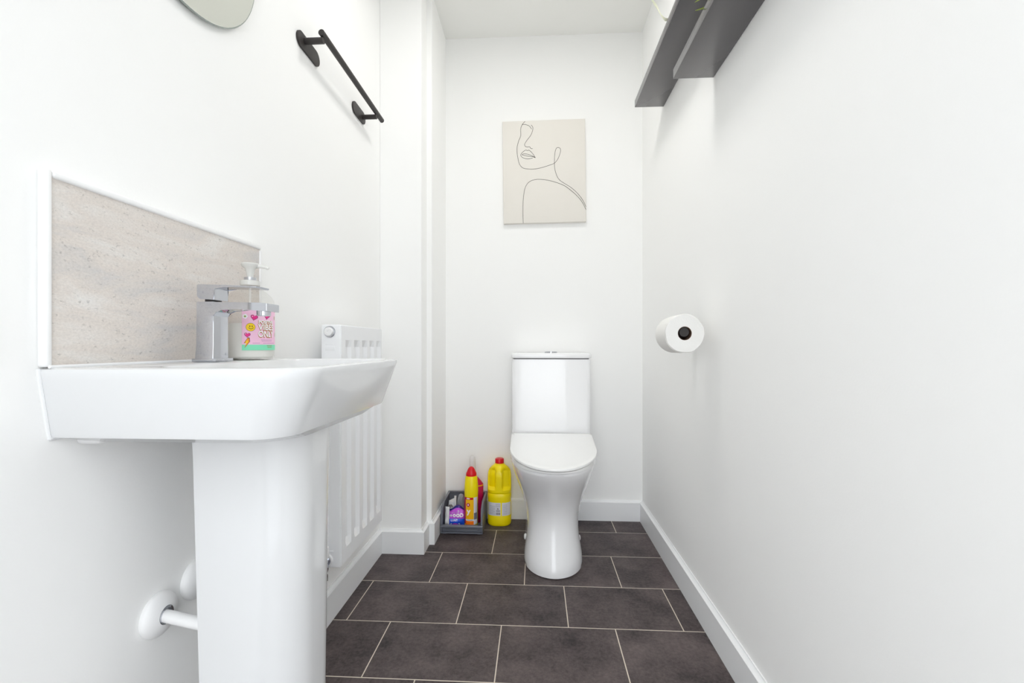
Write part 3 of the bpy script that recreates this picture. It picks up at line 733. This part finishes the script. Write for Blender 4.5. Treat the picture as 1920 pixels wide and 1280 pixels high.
def band(bm, x0, x1, h0, h1, mi, off=.0006, n=12):
    loft(bm, [[onb(x0+(x1-x0)*k/n, h, off) for k in range(n+1)] for h in (h0, h1)], False, False, mi, closed=False)
mats = [M['amber'], M['red'], M['orange'], M['silver'], M['magenta'], M['whiteink'], M['greyink']]
band(bm, -.022, .015, .052, .140, 0); band(bm, -.022, .013, .140, .150, 1); band(bm, -.022, .015, .014, .044, 2)
band(bm, .015, .0290, .028, .150, 3); band(bm, -.0295, -.022, .030, .150, 4); band(bm, -.022, .015, .0445, .0515, 3); band(bm, .016, .028, .050, .080, 6, .0009)
lb = obj('label', bm, mats, cb, 0, recalc=False)
bm = bmesh.new()
def prc(x0, h0, layer=1): return lambda u, v: onb(x0+u, h0+v, .0009+.0004*layer)
stamp(bm, disc2d(.0080, .0085), prc(-.010, .117, 1), 4); stamp(bm, flat_text('8', .011, 0, .0006), prc(-.010, .117, 2), 5)
stamp(bm, flat_text('y', .034, 0, .0012), prc(-.008, .088, 1), 5)
stamp(bm, disc2d(.009, .0025), prc(-.010, .145, 1), 5)
stamp(bm, poly2d([(-.014, -.001), (.010, -.001), (.010, .001), (-.014, .001)]), prc(0, .048, 1), 6)
obj('label_print', bm, mats, lb, 0, recalc=False)

# crimson labelled bottle behind it
DX, DY, DZ = -.2945, 2.136, .0102
db = thing('cleaning_bottle', 'crimson-labelled bottle with pale top, behind the yellow cleaner in the bin', 'cleaning bottle', (DX, DY, DZ))
def ed(h, rx, ry, dx=0): return ell(DX+dx, DY, DZ+h, rx, ry)
bm = bmesh.new(); loft(bm, [ed(0, .039, .028), ed(.004, .0425, .031), ed(.165, .0425, .031), ed(.180, .0400, .030), ed(.200, .030, .026, -.006), ed(.215, .019, .019, -.010), ed(.225, .0165, .0165, -.010)]); obj('bottle_body', bm, M['magenta'], db, 50)
bm = bmesh.new(); loft(bm, [ed(.172, .0426, .0314), ed(.177, .0422, .0312)], False, False); loft(bm, [ed(.060, .0430, .0316), ed(.130, .0430, .0316)], False, False, 1); obj('label', bm, [M['amber'], M['magenta']], db, 50)
bm = bmesh.new(); loft(bm, [ed(.223, .0175, .0175, -.010), ed(.245, .0180, .0180, -.010), ed(.262, .0160, .0165, -.010), ed(.290, .0150, .016, -.010), ed(.303, .0135, .014, -.010), ed(.309, .008, .008, -.010)]); o = obj('cap', bm, M['frost'], db, 50); o['label'] = 'frosted white cap'

# purple packet, leaning against the lip
def pillow(bm, c, w, h, t, lean, nx=14, nz=18, fold=.0, seed=0, yaw=0., shape=None, col=None):
    """A soft sealed packet: width w, height h, thickness t, leaning back by `lean`, with creases."""
    grids = []
    for side in (-1, 1):
        g = []
        for j in range(nz+1):
            row = []
            for i in range(nx+1):
                u = i/nx*2-1; v = j/nz*2-1
                bul = max(0, (1-abs(u)**2.5))**.6 * max(0, (1-abs(v)**3))**.6
                x = u*w/2*(1-.04*(1-abs(v))); z = v*h/2
                if shape: x, z = shape(u, v, x, z)
                nz_ = noise.noise(Vector((u*2.2+seed, v*2.2, side*3.))) 
                y = side*(t/2*bul + .0004) + fold*nz_*(.4+bul)
                p = Vector((x, y, z)); p = Matrix.Rotation(-lean, 3, 'X') @ p; p = Matrix.Rotation(yaw, 3, 'Z') @ p
                row.append(bm.verts.new(p + Vector(c)))
            g.append(row)
        grids.append(g)
    for s, g in enumerate(grids):
        for j in range(nz):
            for i in range(nx):
                q = (g[j][i], g[j][i+1], g[j+1][i+1], g[j+1][i])
                f = bm.faces.new(q if s == 0 else q[::-1]); f.material_index = col(i/nx, j/nz, s) if col else 0
    a, b = grids
    ring = [(j, 0) for j in range(nz)] + [(nz, i) for i in range(nx)] + [(j, nx) for j in range(nz, 0, -1)] + [(0, i) for i in range(nx, 0, -1)]
    for k in range(len(ring)):
        p, q = ring[k], ring[(k+1) % len(ring)]
        bm.faces.new((a[p[0]][p[1]], b[p[0]][p[1]], b[q[0]][q[1]], a[q[0]][q[1]]))
    return a
KX, KY, KZ = -.373, 2.046, .0105
pk = thing('purple_packet', 'purple and blue sealed packet with upside-down white lettering, in the bin', 'packet', (KX, KY, KZ))
PC = (KX, KY+.008, KZ+.047); PW, PH, PT, PL = .094, .088, .034, .22
def pshape(u, v, x, z):
    if v > .55: x *= 1 - (v-.55)*.5
    z += .010*math.sin(u*3+.6)*max(0, v)
    return x, z
bm = bmesh.new()
pillow(bm, PC, PW, PH, PT, PL, fold=.006, seed=2.3, shape=pshape, col=lambda i, j, s: 1 if j < .42 else (2 if j > .86 else 0))
po = obj('wrapper', bm, [M['purple'], M['blue'], M['navy']], pk, 50)
def onpack(x0, z0, off=.0018):
    def f(u, v):
        x = x0+u; z = z0+v; uu = max(-1, min(1, x/(PW/2))); vv = max(-1, min(1, z/(PH/2)))
        bul = max(0, (1-abs(uu)**2.5))**.6 * max(0, (1-abs(vv)**3))**.6
        nz_ = noise.noise(Vector((uu*2.2+2.3, vv*2.2, -3.)))
        p = Matrix.Rotation(-PL, 3, 'X') @ Vector((x, -(PT/2*bul+.0004) + .006*nz_*(.4+bul) - off, z)); return p + Vector(PC)
    return f
bm = bmesh.new(); mats = [M['whiteink'], M['purple'], M['lilac']]
stamp(bm, disc2d(.0052), onpack(-.016, .0085), 0); stamp(bm, disc2d(.0070), onpack(-.001, .0085), 0); stamp(bm, disc2d(.0082), onpack(.0155, .009), 0)
stamp(bm, disc2d(.0018), onpack(-.016, .0085, .0024), 1); stamp(bm, disc2d(.0028), onpack(-.001, .0085, .0024), 1); stamp(bm, disc2d(.0034), onpack(.0155, .009, .0024), 1)
stamp(bm, flat_text('D', .021, 0, .0012), onpack(.0320, .009), 0)
stamp(bm, flat_text('LUNT', .013, 0, .0003), onpack(-.001, -.0125), 0)
stamp(bm, flat_text('C', .010, PI, .0006), onpack(.017, .027), 0)
for x in (-.018, -.009, 0, .009): stamp(bm, poly2d([(-.003, -.0012), (.003, -.0012), (.003, .0012), (-.003, .0012)]), onpack(x, .0205), 2)
stamp(bm, disc2d(.014, .0065), onpack(.003, -.031), 1); stamp(bm, poly2d([(-.012, -.006), (.002, -.006), (.004, .006), (-.001, .006), (-.004, 0)]), onpack(-.016, -.031, .0024), 0)
stamp(bm, flat_text('2', .015, 0, .0008), onpack(.022, -.031, .0024), 0)
obj('lettering', bm, mats, po, 0, recalc=False)

# white crumpled wrapper beside it
WX, WY = -.4085, 2.030
wr = thing('white_wrapper', 'white crumpled wrapper standing at the left side of the bin', 'wrapper', (WX, WY, .0105))
bm = bmesh.new(); pillow(bm, (WX+.003, WY, .062), .022, .100, .012, .05, fold=.005, seed=7.7, nx=8, yaw=-.3); obj('wrapper', bm, M['paper'], wr, 50)
rb = thing('rolled_cloth', 'white rolled cloth behind the purple packet in the bin', 'cloth', (-.398, 2.108, .0105))
bm = bmesh.new()
rows = []
for i in range(15):
    a = i/14; z = .0105 + .105*a; k = 1 + .25*math.sin(3*a+.5)
    rows.append([Vector((-.398 + .0175*k*(1+.28*noise.noise(Vector((math.cos(t_)*1.6, math.sin(t_)*1.6, a*4))))*math.cos(t_), 2.108 + .019*k*(1+.3*noise.noise(Vector((math.cos(t_)*1.6+5, math.sin(t_)*1.6, a*4))))*math.sin(t_), z + .006*math.sin(2*t_)*a)) for t_ in [2*PI*q/28 for q in range(28)]])
loft(bm, rows); obj('cloth', bm, M['paper'], rb, 60)
bm = bmesh.new()
for q in range(3):
    r = .008 + q*.006
    tube(bm, spline([(-.396 + r*math.cos(b_)*.8, 2.0865-.001*q, .088 + r*.7*math.sin(b_)) for b_ in [.4+q*.5+PI*1.0*j/6 for j in range(7)]], 3), .0014, 6)
obj('fold', bm, M['paperink'], rb, 60)
bm = bmesh.new(); pillow(bm, (-.379, 2.090, .118), .010, .05, .006, .1, fold=.003, seed=1.1, nx=6, nz=10); obj('flap', bm, M['paper'], rb, 50)
bg = thing('plastic_bag', 'grey translucent crumpled plastic bag at the middle of the bin', 'plastic bag', (-.3545, 2.118, .0105))
bm = bmesh.new()
rows = []
for i in range(17):
    a = i/16; z = .0105 + .132*math.sin(a*PI/2); k = math.cos(a*PI/2)**.55 if i < 16 else .04
    rows.append([Vector((-.3570 + .0220*k*(1+.5*noise.noise(Vector((math.cos(t_)*2, math.sin(t_)*2, a*3+9))))*math.cos(t_), 2.118 + .024*k*(1+.5*noise.noise(Vector((math.cos(t_)*2+3, math.sin(t_)*2, a*3))))*math.sin(t_), z)) for t_ in [2*PI*q/32 for q in range(32)]])
loft(bm, rows); obj('bag', bm, M['film'], bg, 25)

# ------------------------------------------------------------------ bleach jug
JX, JY = -.1745, 2.140
jg = thing('bleach_bottle', 'large yellow bleach jug with red cap on the floor beside the toilet', 'bleach bottle', (JX, JY, 0))
JRX, JRY = .0565, .044
def jr(h):
    """half-width scale with height"""
    T = [(0, .90), (.004, .97), (.010, 1.), (.045, 1.), (.048, .985), (.112, .985), (.115, .985), (.130, 1.0), (.147, 1.0), (.151, .955), (.155, 1.0), (.168, 1.), (.205, 1.), (.235, .985), (.252, .93), (.265, .80), (.275, .62), (.283, .42), (.288, .38)]
    for (a, x), (b, y) in zip(T, T[1:]):
        if h <= b: return x + (y-x)*(h-a)/(b-a)
    return T[-1][1]
bm = bmesh.new(); rows = []
N_ = 72
hs = [0, .004, .010, .025, .045, .048, .08, .112, .115, .13, .147, .149, .151, .153, .155, .161, .168, .174, .18, .19, .2, .21, .22, .23, .24, .25, .256, .262, .268, .275, .28, .284, .288]
for h in hs:
    s = jr(h); row = []
    for q in range(N_):
        a = 2*PI*q/N_; ca, sa = math.cos(a), math.sin(a); ex = 2.5 - .5*max(0, min(1, (h-.24)/.04))
        x = JRX*s*math.copysign(abs(ca)**(2/ex), ca); y = max(JRY*s, .0215)*math.copysign(abs(sa)**(2/ex), sa)
        # hand-holds sunk either side of the handle column
        if sa < 0 and .168 < h < .274:
            e = min(1, (h-.168)/.012) * min(1, (.274-h)/.018)
            ax = abs(x)/JRX
            g = max(0, min(1, (ax-.25)/.10)) * max(0, min(1, (1.0-ax)/.16))
            y += .020*max(0, e)*g
            y = min(y, .004) if g > 0 else y
        row.append(Vector((JX+x, JY+y, h)))
    rows.append(row)
loft(bm, rows); obj('jug_body', bm, M['yellow'], jg, 45)
bm = bmesh.new()
R = [(.286, .0185), (.288, .0205), (.306, .0205), (.3095, .0185), (.310, .004)]
rings = []
for h, r in R: rings.append([Vector((JX + (r+(.0005 if q % 2 else 0))*math.cos(2*PI*q/60), JY + (r+(.0005 if q % 2 else 0))*math.sin(2*PI*q/60), h)) for q in range(60)])
loft(bm, rings); o = obj('cap', bm, M['red'], jg, 40); o['label'] = 'red screw cap'
def onj(x, h, off=.0005):
    t = min(.995, abs(x)/(JRX*.985)); y = JRY*.985*(1-t**2.5)**(1/2.5); return Vector((JX+x, JY-y-off, h))
bm = bmesh.new()
for x0, x1 in ((-.0535, .0085), (.0145, .0535)):
    loft(bm, [[onj(x0+(x1-x0)*k/16, h) for k in range(17)] for h in (.050, .111)], False, False, 0, closed=False)
lb = obj('label', bm, [M['silver']], jg, 0, recalc=False); lb['label'] = 'pale silver label with barcode'
bm = bmesh.new(); mats = [M['greyink'], M['dark']]
def prj(x0, h0): return lambda u, v: onj(x0+u, h0+v, .0010)
def rect(w, h): return poly2d([(-w/2, -h/2), (w/2, -h/2), (w/2, h/2), (-w/2, h/2)])
for k in range(11): stamp(bm, rect(random.choice((.0006, .001, .0014)), .011), prj(-.0125+k*.0019, .060), 1)
for k in range(3): stamp(bm, rect(.019, .0016), prj(-.003, .070+k*.0028), 0)
stamp(bm, flat_text('2L·', .009, 0, .0003), prj(-.003, .083), 1)
for k in range(7): stamp(bm, rect(.026, .0008), prj(-.030, .058+k*.0062), 0)
for k in range(8): stamp(bm, rect(.020, .0008), prj(.0300, .058+k*.006), 0)
for k in range(4): stamp(bm, rect(.022, .0008), prj(-.004, .092+k*.0045), 0)
obj('label_print', bm, mats, lb, 0, recalc=False)

# ------------------------------------------------------------------ light
def area(name, loc, rot, size, power, size_y=None, color=(1, 1, 1), shape='RECTANGLE'):
    l = bpy.data.lights.new(name, 'AREA'); l.energy = power; l.shape = shape; l.size = size; l.color = color
    if size_y: l.size_y = size_y
    o = bpy.data.objects.new(name, l); COL.objects.link(o); o.location = loc; o.rotation_euler = rot; return o
area('ceiling_lamp', (.0, 1.35, ZC-.03), (0, 0, 0), .30, 5.0, shape='DISK', color=(1, .985, .955))
w = bpy.data.worlds.new('daylight'); scn.world = w; w.use_nodes = True
w.node_tree.nodes['Background'].inputs['Color'].default_value = (.93, .965, 1, 1)
bgn = w.node_tree.nodes['Background']; tcw = w.node_tree.nodes.new('ShaderNodeTexCoord'); sxw = w.node_tree.nodes.new('ShaderNodeSeparateXYZ'); mrw = w.node_tree.nodes.new('ShaderNodeMapRange'); mrw.interpolation_type = 'SMOOTHSTEP'
w.node_tree.links.new(tcw.outputs['Generated'], sxw.inputs[0]); w.node_tree.links.new(sxw.outputs['Z'], mrw.inputs['Value'])
mrw.inputs['From Min'].default_value = -.25; mrw.inputs['From Max'].default_value = .15; mrw.inputs['To Min'].default_value = 1.4; mrw.inputs['To Max'].default_value = 4.1
w.node_tree.links.new(mrw.outputs['Result'], bgn.inputs['Strength'])

# ------------------------------------------------------------------ camera
cam = bpy.data.cameras.new('camera'); co = bpy.data.objects.new('camera', cam); COL.objects.link(co)
co.location = (0, 0, .85); co.rotation_euler = (PI/2, 0, .0535)
cam.sensor_width = 36; cam.lens = 840/1920*36; cam.shift_y = 7.3/1920; cam.clip_start = .02
scn.camera = co
scn.view_settings.view_transform = 'Standard'; scn.view_settings.look = 'None'; scn.view_settings.gamma = 1
scn.view_settings.use_curve_mapping = False; scn.view_settings.exposure = .0
scn.cycles.max_bounces = 16; scn.cycles.diffuse_bounces = 10; scn.cycles.glossy_bounces = 6; scn.cycles.transmission_bounces = 12; scn.cycles.transparent_max_bounces = 12
scn.cycles.sample_clamp_indirect = 6
scn.cycles.use_denoising = True
